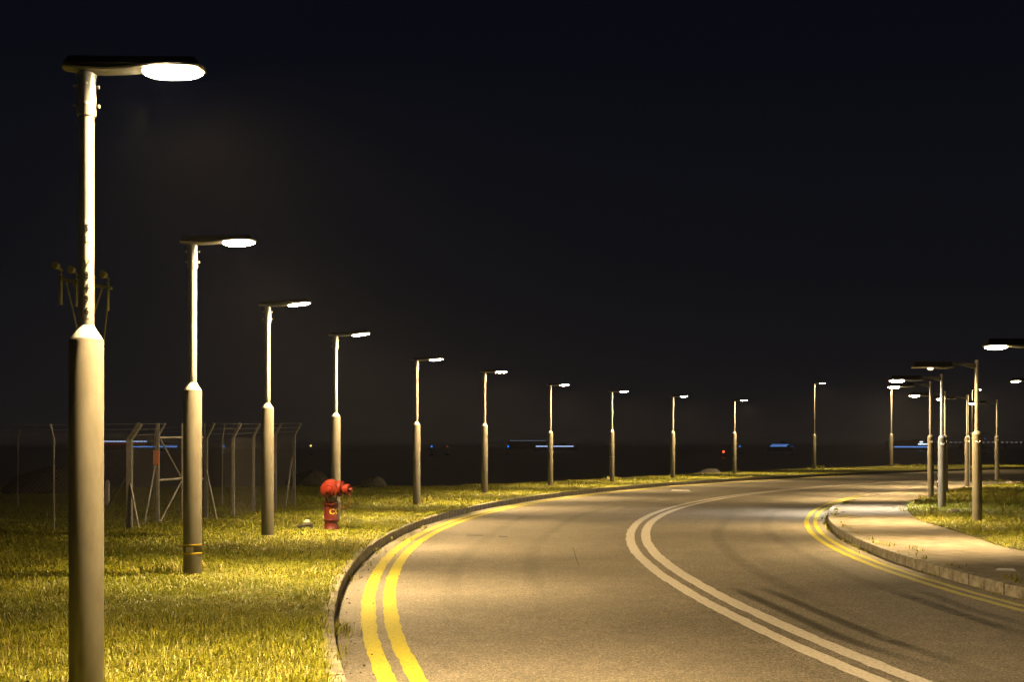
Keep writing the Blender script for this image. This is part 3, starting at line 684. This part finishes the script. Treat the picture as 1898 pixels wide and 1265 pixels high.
def tyre(name, pts, w0, strength, label):
    P = [at(a, b) for a, b in pts]; c = spline([(p.x, p.y) for p in P], .25); n_ = normals(c)
    o = ruled(name, c-n_*w0/2, c+n_*w0/2, .002, .002, None, 4)
    me = o.data; N_ = len(c); a = np.zeros((N_*5, 4)); u = np.linspace(0, 1, N_); prof = [0, .8, 1, .8, 0]
    for j in range(5):
        a[j*N_:(j+1)*N_, :3] = (np.clip(np.minimum(u*5, (1-u)*4), 0, 1)*prof[j]*strength)[:, None]
    a[:, 3] = 1; ca = me.color_attributes.new('mark', 'FLOAT_COLOR', 'POINT'); ca.data.foreach_set('color', a.astype(np.float32).ravel())
    me.materials.append(M_TYRE); o['kind'] = 'structure'; return o
m = bpy.data.materials.new('tyre_rubber_mark'); m.use_nodes = True; n_ = m.node_tree.nodes; l_ = m.node_tree.links
n_['Principled BSDF'].inputs['Base Color'].default_value = (.03, .028, .026, 1); n_['Principled BSDF'].inputs['Roughness'].default_value = .6
at_ = n_.new('ShaderNodeAttribute'); at_.attribute_name = 'mark'; tp = n_.new('ShaderNodeBsdfTransparent'); mx = n_.new('ShaderNodeMixShader')
l_.new(at_.outputs['Fac'], mx.inputs[0]); l_.new(tp.outputs[0], mx.inputs[1]); l_.new(n_['Principled BSDF'].outputs[0], mx.inputs[2]); l_.new(mx.outputs[0], n_['Material Output'].inputs[0])
M_TYRE = m
tyre('tyre_mark', [(1352, 1088), (1400, 1110), (1480, 1146), (1560, 1183), (1620, 1204), (1672, 1220), (1760, 1246)], .20, .5, '')
tyre('tyre_mark', [(1396, 1087), (1450, 1106), (1530, 1141), (1620, 1178), (1700, 1206), (1760, 1226), (1850, 1250)], .20, .48, '')
tyre('tyre_mark', [(1640, 1094), (1700, 1112), (1780, 1140), (1850, 1162), (1930, 1190)], .22, .45, '')
tyre('tyre_mark', [(1690, 1092), (1740, 1108), (1800, 1132), (1870, 1150), (1940, 1172)], .22, .3, '')
tyre('tyre_mark', [(1030, 1190), (1000, 1100), (985, 1040), (1010, 995), (1080, 955), (1180, 930)], .28, .10, '')
tyre('tyre_mark', [(850, 1190), (838, 1110), (850, 1050), (900, 1000), (980, 955), (1090, 930)], .28, .10, '')
tyre('tyre_mark', [(1700, 1200), (1500, 1110), (1370, 1040), (1330, 990), (1360, 950)], .3, .14, '')
tyre('tyre_mark', [(1898, 1185), (1700, 1110), (1560, 1062), (1440, 1000), (1420, 968), (1450, 940)], .3, .12, '')
tyre('road_crack', [(1062, 1014), (1066, 1030), (1070, 1042), (1076, 1056)], .012, .8, '')
tyre('road_crack', [(1496, 1080), (1505, 1081), (1514, 1080.5)], .05, .7, '')
tyre('road_crack', [(840, 989), (880, 990), (950, 992)], .03, .4, '')
tyre('road_crack', [(1505, 963.5), (1520, 964), (1534, 964.5)], .025, .9, '')
tyre('road_crack', [(1510, 989), (1530, 990), (1546, 991)], .03, .9, '')
tyre('road_crack', [(1500, 1023), (1540, 1024), (1600, 1026)], .07, .7, '')

# ------------------------------------------------------------------ fences and gate
def post_m(root, x, y, h, hb, ax, r_=.045, m=M_FCON, metal=False, name='post'):
    bm = bmesh.new(); 
    if metal: tube_bm(bm, [(x, y, -.05), (x, y, hb), (x+ax[0], y+ax[1], h)], r_, 8)
    else:
        M = Matrix.Translation((x, y, 0)); box_bm(bm, (-r_, -r_, -.05), (r_, r_, hb), M, bev=.006)
        d = Vector((ax[0], ax[1], h-hb)); q = d.to_track_quat('Z', 'Y').to_matrix().to_4x4()
        box_bm(bm, (-r_*.85, -r_*.85, -.02), (r_*.85, r_*.85, d.length), Matrix.Translation((x, y, hb-.01)) @ q, bev=.005)
    return done(name, bm, m, root, metal)
def bar(root, name, a, b, r_=.018, m=M_FMET): bm = bmesh.new(); bar_bm(bm, a, b, r_, 8); return done(name, bm, m, root, True)
def chainlink(root, a, b, z0, z1, pitch=.085, w_=.0032):
    a = Vector(a); b = Vector(b); L = (b-a).length; d = (b-a).normalized(); V = []; Fc = []
    H = z1-z0; nrm = Vector((d.y, -d.x, 0))
    def strip(u0, v0, u1, v1):
        p = a+d*u0+Vector((0, 0, v0+z0)); q = a+d*u1+Vector((0, 0, v1+z0)); t = (q-p).normalized().cross(nrm)*w_/2; i = len(V)
        V.extend([p-t, p+t, q+t, q-t]); Fc.append((i, i+1, i+2, i+3))
        V.extend([p-nrm*w_/2, p+nrm*w_/2, q+nrm*w_/2, q-nrm*w_/2]); Fc.append((i+4, i+5, i+6, i+7))
    u = -H
    while u < L:
        u0, v0, u1, v1 = u, 0, u+H, H
        if u0 < 0: v0 = -u0; u0 = 0
        if u1 > L: v1 = H-(u1-L); u1 = L
        if u1 > u0: strip(u0, v0, u1, v1); strip(u0, H-v0, u1, H-v1)
        u += pitch
    o = pyd('chain_link_mesh', V, Fc, M_FMET, root); stuff(o)
def wires(root, pts, dz=0):
    for f in (.25, .6, .95):
        bm = bmesh.new()
        for (p, q) in zip(pts, pts[1:]):
            A_ = Vector((p[0]+p[4][0]*f, p[1]+p[4][1]*f, p[3]+(p[2]-p[3])*f)); B_ = Vector((q[0]+q[4][0]*f, q[1]+q[4][1]*f, q[3]+(q[2]-q[3])*f)); bar_bm(bm, A_, B_, .003, 4)
            n = int((B_-A_).length/.15)
            for i in range(n):
                c = A_.lerp(B_, (i+.5)/n); bar_bm(bm, c+Vector((.0, .006, -.014)), c+Vector((.0, -.006, .014)), .0018, 3)
        done('barbed_wire', bm, M_FMET, root)
def fpost(px, by, bend_y, top_x, top_y):
    p = at(px, by, VZ); s = F/p.y; return [p.x, p.y, CAM_Z+(HZ-top_y)/s-VZ, CAM_Z+(HZ-bend_y)/s-VZ, ((top_x-px)/s, -.04)]
front = [fpost(240, 983, 815, 261, 785)] 
fe = empty('chain_link_fence', (0, 0, VZ)); tag(fe, 'chain-link fence with cranked concrete posts running right from the gate to the corner post', 'fence')
fr = [fpost(382, 963, 812, 397, 784), fpost(432, 958, 811, 447, 785), fpost(470, 950, 809, 483, 785), fpost(510, 945, 808, 522, 785), fpost(545, 940, 806, 558, 784)]
for k_, p in enumerate(fr): post_m(fe, p[0], p[1], p[2], p[3], p[4], .030 if k_ in (1, 2, 3) else .036)
for p, q in zip(fr, fr[1:]):
    chainlink(fe, (p[0], p[1]-.05, 0), (q[0], q[1]-.05, 0), .03, min(p[3], q[3]))
wires(fe, fr)
g_ = at(382, 875, 0)
def pt(px, py, Y): return Vector(((px-CX)*Y/F, Y, CAM_Z+(HZ-py)*Y/F-VZ))
bar(fe, 'brace', pt(383, 872, fr[0][1]-.04), pt(402, 966, fr[0][1]-.25), .02)
bar(fe, 'brace', pt(541, 850, fr[4][1]-.04), pt(529, 940, fr[4][1]-.3), .02)
f2 = empty('chain_link_fence', (0, 0, VZ)); tag(f2, 'chain-link fence running left from the thick concrete post beside the gate', 'fence')
A_ = front[0]; Hh = fpost(100, 985, 815, 95, 787); H2 = fpost(-60, 986, 815, -66, 787)
post_m(f2, A_[0], A_[1], A_[2], A_[3], A_[4], .05); post_m(f2, Hh[0], Hh[1], Hh[2], Hh[3], Hh[4], .02, M_FMET, True); post_m(f2, H2[0], H2[1], H2[2], H2[3], H2[4], .02, M_FMET, True)
chainlink(f2, (H2[0], H2[1]-.04, 0), (Hh[0], Hh[1]-.04, 0), .03, 1.78); chainlink(f2, (Hh[0], Hh[1]-.04, 0), (A_[0], A_[1]-.07, 0), .03, 1.78)
wires(f2, [H2, Hh, A_])
bar(f2, 'brace', pt(242, 898, A_[1]-.05), pt(258, 984, A_[1]-.2), .018)
bar(f2, 'brace', pt(236, 882, A_[1]+.05), pt(197, 945, A_[1]+.9), .022)
f3 = empty('chain_link_fence', (0, 0, VZ)); tag(f3, 'thin-posted chain-link fence at the back of the compound', 'fence')
bk = [fpost(-120, 938, 822, -116, 795), fpost(33, 938, 818, 38, 795), fpost(160, 938, 818, 163, 795), fpost(285, 938, 816, 289, 794), fpost(412, 938, 815, 417, 786)]
for p in bk: post_m(f3, p[0], p[1], p[2], p[3], p[4], .022, M_FMET, True)
bk.append([fr[4][0]-.05, fr[4][1]+.1, fr[4][2], fr[4][3], (.05, 0)])
for p, q in zip(bk, bk[1:]): chainlink(f3, (p[0], p[1], 0), (q[0], q[1], 0), .03, min(p[3], q[3]))
wires(f3, bk)
# gate
gt = empty('fence_gate', (0, 0, VZ)); tag(gt, 'two-leaf metal-framed gate with a small red notice, partly behind the second lamp post', 'gate')
gl, gm, gr = fpost(291, 973, 813, 307, 785), fpost(338, 968, 811, 338, 785), fpost(380, 963, 810, 380, 785)
bm = bmesh.new(); bar_bm(bm, (gl[0], gl[1], -.05), (gl[0], gl[1], gl[2]), .028); done('gate_post', bm, M_FMET, gt, True)
bar(gt, 'post_arm', (gl[0], gl[1], gl[3]), (gl[0]+gl[4][0], gl[1], gl[2]), .02)
bar(gt, 'brace', pt(288, 862, gl[1]-.03), pt(265, 984, gl[1]-.5), .02)
def leaf(a, b, ya, yb, s_):
    lf = empty('gate_leaf', (0, 0, 0)); lf.parent = gt
    for (p0, p1) in (((a, 812), (b, 811.5)), ((a, 891), (b, 888)), ((a, 971), (b, 967))):
        bar(lf, 'rail', pt(p0[0], p0[1], ya), pt(p1[0], p1[1], yb), .024)
    for (p0, Y) in ((a, ya), (b, yb)): bar(lf, 'stile', pt(p0, 785, Y), pt(p0, 968, Y), .018)
    if s_: bar(lf, 'diagonal', pt(a+3, 815, ya), pt(b-1, 886, yb), .017); bar(lf, 'diagonal', pt(b-1, 893, yb), pt(a+3, 968, ya), .017)
    else: bar(lf, 'diagonal', pt(b-3, 815, yb), pt(a+3, 886, ya), .017); bar(lf, 'diagonal', pt(a+3, 893, ya), pt(b-3, 963, yb), .017)
leaf(294, 337, gl[1]-.02, gm[1], True); leaf(340, 379, gm[1]+.03, gr[1], False)
chainlink(gt, (gl[0], gl[1]-.03, 0), (gm[0], gm[1]-.03, 0), .03, 1.7); chainlink(gt, (gm[0], gm[1]-.03, 0), (gr[0], gr[1]-.03, 0), .03, 1.7)
wires(gt, [A_, [gl[0], gl[1], gl[2], gl[3], gl[4]]])
chainlink(gt, (A_[0], A_[1]-.05, 0), (gl[0], gl[1]-.05, 0), .03, 1.75)
sg = Vector(pt(289, 849, gl[1]-.06)); bm = bmesh.new(); box_bm(bm, (sg.x-.055, sg.y-.004, sg.z-.14), (sg.x+.055, sg.y+.004, sg.z+.14), bev=.002); nb = done('notice_board', bm, M_SIGN, gt)
for q in range(5):
    bm = bmesh.new(); z_ = sg.z+.10-q*.047
    for u in range(3): box_bm(bm, (sg.x-.042+u*.03, sg.y-.0062, z_-.012), (sg.x-.042+u*.03+.022, sg.y-.0045, z_+.008))
    done('notice_line', bm, mat('faded_print', (.55, .38, .28), .7) if q == 0 else bpy.data.materials['faded_print'], nb)
q = at(199, 942, VZ); o = pyd('t', [], []); bpy.data.objects.remove(o)
bm = bmesh.new(); box_bm(bm, (-.045, -.045, -.03), (.045, .045, .66), bev=.01); box_bm(bm, (-.03, -.03, .66), (.03, .03, .69), bev=.008); o = done('marker_post', bm, M_PALE); o.location = (q.x, q.y, VZ); tag(o, 'short pale marker post inside the fence, just right of the nearest lamp post', 'marker post')

# ------------------------------------------------------------------ approach light mast behind the first post
sm = 135.0; Ym = F/sm
def mp_(px, py, dy=0): return Vector(((px-CX)/sm, Ym+dy, CAM_Z+(HZ-py)/sm))
mr_ = empty('light_mast', (mp_(168, 900).x, Ym, VZ)); tag(mr_, 'olive airfield light mast with four lamps on a slanting crossbar, behind the nearest lamp post', 'light mast')
off = Vector(mr_.location)
def MP(px, py, dy=0): return mp_(px, py, dy)-off
bar(mr_, 'crossbar', MP(116, 518), MP(221, 540, -.3), 0.0238, M_MAST)
bar(mr_, 'mast_strut', MP(123, 524), MP(150, 640), 0.0117, M_MAST); bar(mr_, 'mast_strut', MP(213, 540, -.25), MP(192, 640), 0.0117, M_MAST)
bar(mr_, 'mast_strut', MP(134, 524), MP(160, 570), 0.0106, M_MAST); bar(mr_, 'mast_strut', MP(201, 538, -.25), MP(172, 590), 0.0106, M_MAST)
foot = [MP(150, 640), MP(190, 640), MP(168, 640, .5)]
for f_ in foot:
    b_ = Vector((f_.x*.9, f_.y*.9, -.05)); bar(mr_, 'mast_leg', f_, b_, 0.0186, M_MAST)
bm = bmesh.new()
for i in range(9):
    z0_, z1_ = foot[0].z*i/9, foot[0].z*(i+1)/9
    for a_, b_ in ((0, 1), (1, 2), (2, 0)): bar_bm(bm, (foot[a_].x*.95, foot[a_].y*.95, z0_), (foot[b_].x*.95, foot[b_].y*.95, z1_), .008, 6)
done('mast_lattice', bm, M_MAST, mr_)
bar(mr_, 'top_collar', MP(150, 640), MP(190, 640), 0.0159, M_MAST)
for (hx, hy, x2, y2, yb) in ((107, 494, 112, 510, 565), (141, 504, 146, 520, 570), (180, 512, 184, 525, 577), (209, 517, 214, 530, 581)):
    dy = -.3*(hx-110)/100
    L_ = empty('mast_lamp', (0, 0, 0)); L_.parent = mr_
    bm = bmesh.new(); c = MP(hx, hy, dy-.1); M = Matrix.Translation(c) @ Vector((-.35, -1, .1)).to_track_quat('Z', 'Y').to_matrix().to_4x4()
    lathe_bm(bm, [(.016, -.07), (.04, -.055), (.053, -.01), (.056, .016), (.048, .018)], 14, M); done('lamp_housing', bm, M_MAST, L_, True)
    bm = bmesh.new(); tube_bm(bm, [MP(hx+3, hy+3, dy), MP(hx+6, hy+8, dy), MP(x2, y2, dy), MP(x2, yb, dy)], .026 if hx < 120 else .019, 8); done('lamp_stem', bm, M_MAST, L_, True)

# ------------------------------------------------------------------ sea-wall boulders
rms = [rock_mesh('boulder', 20+i, 2) for i in range(7)]
cnt = 0
for i in range(len(OUT)):
    if OUT[i, 0] < -26 or OUT[i, 1] < 40 or OUT[i, 1] > 112: continue
for k_ in range(150):
    i = random.randrange(len(OUT)); P0 = OUT[i]
    if P0[1] < 40 or P0[0] > 55: continue
    d_ = random.uniform(.1, 3.2); q = P0-nO[i]*d_+rng.normal(0, .3, 2); sz = random.uniform(.35, .75)
    o = bpy.data.objects.new('boulder', random.choice(rms)); COL.objects.link(o)
    o.location = (q[0], q[1], VZ-.33-d_*.42+sz*.2); o.scale = (sz*random.uniform(.8, 1.4), sz, sz*random.uniform(.6, .9)); o.rotation_euler = (random.uniform(-.4, .4), random.uniform(-.4, .4), random.uniform(0, 6))
    tag(o, 'dim grey boulder of the sea wall beyond the grass edge', 'boulder', 'boulders of the sea wall')
for (px, py, sz, lab) in ((570, 903, .75, 'large pale boulder right of the fence corner, beyond the grass'), (80, 915, 1.1, 'broad dim boulder seen through the fence on the far left'), (690, 905, .45, 'dark boulder right of the hydrant lamp post')):
    q = at(px, py, VZ); rock('boulder', rms[0], (q.x, q.y, VZ+.1), (sz*1.2, sz, sz*.8), .4, lab, 'boulder')

# ------------------------------------------------------------------ small post by the lawn
q = at(1739, 903.5, .04); bm = bmesh.new(); lathe_bm(bm, [(.05, 0), (.05, .16), (.075, .17), (.075, .2)], 12); o = done('valve_post', bm, M_HULL, None, True); o.location = (q.x, q.y, .03)
tag(o, 'short dark valve post with a pale cap behind the cool white lamp post', 'post')
bm = bmesh.new(); lathe_bm(bm, [(.07, .201), (.05, .23), (.01, .24)], 12); done('post_cap', bm, M_PALE, o, True)

# ------------------------------------------------------------------ boats, buoys and the lit bridge far out on the water
def emi(name, c, s_): return mat(name, (.05, .05, .05), .5, emit=(c, s_))
E_BLUE = emi('blue_cabin_light', (.16, .38, 1.0), 1.0); E_PALE = emi('pale_cabin_light', (.45, .62, 1.0), 1.5); E_DIM = emi('dim_cabin_light', (.5, .6, .9), .25)
E_RED = emi('red_stripe_light', (1, .08, .06), .2); E_RB = emi('red_buoy_light', (1, .10, .03), 3); E_BB = emi('blue_buoy_light', (.02, .2, 1.0), 1.6)
E_OB = emi('amber_buoy_light', (1, .62, .2), 2.5); E_W = emi('white_deck_light', (.7, .85, 1.0), 3); E_G = emi('bridge_lamp_light', (.9, .8, .7), .5)
WL = -3.2
def boat(name, x0, x1, rows, s_, label, hull=True):
    Y = F/s_; xa, xb = (x0-CX)/s_, (x1-CX)/s_; xc = (xa+xb)/2; L = xb-xa
    rt = empty(name, (xc, Y, WL)); tag(rt, label, 'boat')
    top = max(CAM_Z+(HZ-r[2])/s_ for r in rows)-WL; bot = min(CAM_Z+(HZ-r[2])/s_ for r in rows)-WL
    hz = max(1.0, bot-1.6); wd = L*.16
    bm = bmesh.new(); pts = [(-L/2-2, -wd*.35), (-L/2-2, wd*.35), (-L*.1, wd/2), (L*.3, wd/2), (L/2+4, 0), (L*.3, -wd/2), (-L*.1, -wd/2)]
    lo = [bm.verts.new((x*.96, y*.8, -.6)) for x, y in pts]; hi = [bm.verts.new((x, y, hz)) for x, y in pts]
    for i in range(7): bm.faces.new((lo[i], lo[(i+1) % 7], hi[(i+1) % 7], hi[i]))
    bm.faces.new(hi); bm.faces.new(lo[::-1]); done('hull', bm, M_HULL, rt)
    bm = bmesh.new(); box_bm(bm, (-L/2, -wd*.38, hz-.05), (L/2, wd*.38, top+1.3)); box_bm(bm, (L*.12, -wd*.25, top+1.28), (L*.3, wd*.25, top+3)); done('cabin', bm, M_HULL, rt)
    for (ra, rb, ry, th, m) in rows:
        a = (ra-CX)/s_-xc; b = (rb-CX)/s_-xc; z = CAM_Z+(HZ-ry)/s_-WL; n = max(4, int((b-a)/1.5)); bm = bmesh.new(); st = (b-a)/n
        for i in range(n): box_bm(bm, (a+i*st+.04*st, -wd*.38-.25, z-th/s_/2), (a+(i+.93)*st, -wd*.38-.02, z+th/s_/2))
        done('window_row', bm, m, rt)
boat('passenger_ferry', 192, 274, [(193, 274, 819, 1.8, E_PALE), (193, 274, 823.4, 1.2, E_RED)], 1.5, 'far passenger ferry with a pale window row above a red stripe, left of the gate')
boat('passenger_ferry', 245, 331, [(247, 330, 828.8, 1.9, E_BLUE), (290, 331, 826, 1, E_DIM)], 1.9, 'far ferry with a bluish window row seen through the gate')
boat('passenger_ferry', 944, 1012, [(945, 1012, 817.5, 1.1, E_DIM)], 1.2, 'faintly lit ferry above and left of the bright one')
boat('passenger_ferry', 992, 1064, [(993, 1063, 828, 1.9, E_PALE)], 1.8, 'brightly lit ferry behind the lamp with the black foot wrap')
boat('small_ferry', 1427, 1461, [(1427, 1458, 827.6, 1.6, E_BLUE), (1430, 1461, 824.8, 1.2, E_BLUE)], 2.0, 'small blue-lit boat left of the lone long-necked lamp')
boat('blue_lit_boat', 1642, 1722, [(1656, 1722, 829, 2.2, E_BLUE), (1700, 1717, 824, 1.6, E_W), (1703, 1709, 820, 2.2, E_W)], 1.7, 'long blue-lit boat with white deck lights under the far bridge')
def buoy(px, py, m, s_, label, r_=.42):
    X, Y = (px-CX)/s_, F/s_; z = CAM_Z+(HZ-py)/s_-WL
    o = empty('channel_buoy', (X, Y, WL)); tag(o, label, 'buoy', 'channel buoys far out on the water')
    lathe_part('float', [(.6, -.4), (1.2, 0), (1.2, .5), (.5, .9)], M_HULL, o, 14)
    lathe_part('buoy_mast', [(.12, .85), (.08, z-.3)], M_HULL, o, 8)
    lathe_part('lantern', [(r_*.5, z-r_), (r_, z-r_*.4), (r_, z+r_*.4), (r_*.4, z+r_)], m, o, 10)
buoy(576, 827, E_OB, 3.6, 'amber buoy light right of the fence corner'); buoy(800, 828.3, E_BB, 3.6, 'blue buoy light right of the fifth lamp post')
buoy(829, 828.3, emi('faint_red_light', (1, .15, .08), .3), 3.4, 'faint red buoy light beside the blue one'); buoy(942, 828.3, E_BB, 3.6, 'blue buoy light left of the bright ferry')
buoy(1341, 838, E_RB, 4.2, 'red buoy light below the horizon left of the last short-necked lamp', .5); buoy(1371, 828, E_BB, 3.2, 'blue buoy light just right of the last short-necked lamp')
buoy(415, 828.5, E_BB, 3.6, 'blue buoy light seen through the right part of the fence'); buoy(1468, 828, emi('faint_blue_light', (.03, .2, .9), .25), 3.6, 'faint blue buoy light right of the small blue-lit boat')
buoy(1826, 814, emi('violet_beacon_light', (.08, .1, .9), .4), 3.0, 'violet-blue beacon light between the two rightmost bracket posts')
buoy(1735, 814, bpy.data.materials['violet_beacon_light'], 3.0, 'violet-blue beacon light right of the bracket lamp at the lawn edge', .34)
sb = .9; Yb = F/sb; xb0, xb1 = (1635-CX)/sb, (2050-CX)/sb; zb_ = CAM_Z+(HZ-821.5)/sb
br = empty('far_bridge', ((xb0+xb1)/2, Yb, WL)); tag(br, 'long low bridge far across the water, dotted with faint lamps', 'bridge')
bx = br.location.x
bm = bmesh.new(); box_bm(bm, (xb0-bx, -6, zb_-WL-2.2), (xb1-bx, 6, zb_-WL-.9)); done('bridge_deck', bm, M_HULL, br)
for i in range(10):
    x = xb0-bx+(i+.5)*(xb1-xb0)/10; bm = bmesh.new(); box_bm(bm, (x-1.5, -4, -2), (x+1.5, 4, zb_-WL-2.21)); done('bridge_pier', bm, M_HULL, br)
lm = None
for i in range(48):
    x = xb0-bx+(i+.5)*(xb1-xb0)/48; bm = bmesh.new(); bar_bm(bm, (x, -6.2, zb_-WL-1), (x, -6.2, zb_-WL+.5), .15, 5); box_bm(bm, (x-1.6, -7, zb_-WL+.5), (x+1.6, -6, zb_-WL+1.7))
    done('bridge_lamp', bm, E_G, br)

# ------------------------------------------------------------------ haze volume, added for a glow round the lamps
hm = bpy.data.materials.new('glow_haze'); hm.use_nodes = True; hn = hm.node_tree.nodes; hn.clear()
ho = hn.new('ShaderNodeOutputMaterial'); hv = hn.new('ShaderNodeVolumePrincipled'); hv.inputs['Color'].default_value = (.9, .9, .92, 1)
hv.inputs['Density'].default_value = HAZE; hv.inputs['Anisotropy'].default_value = .4
hm.node_tree.links.new(hv.outputs[0], ho.inputs['Volume'])
bm = bmesh.new(); box_bm(bm, (-5300, -60, -4.6), (5300, 5500, 6.6)); o = done('haze', bm, hm); stuff(o)
tag(o, 'thin haze volume added for a faint glow round the street lamps', 'haze')
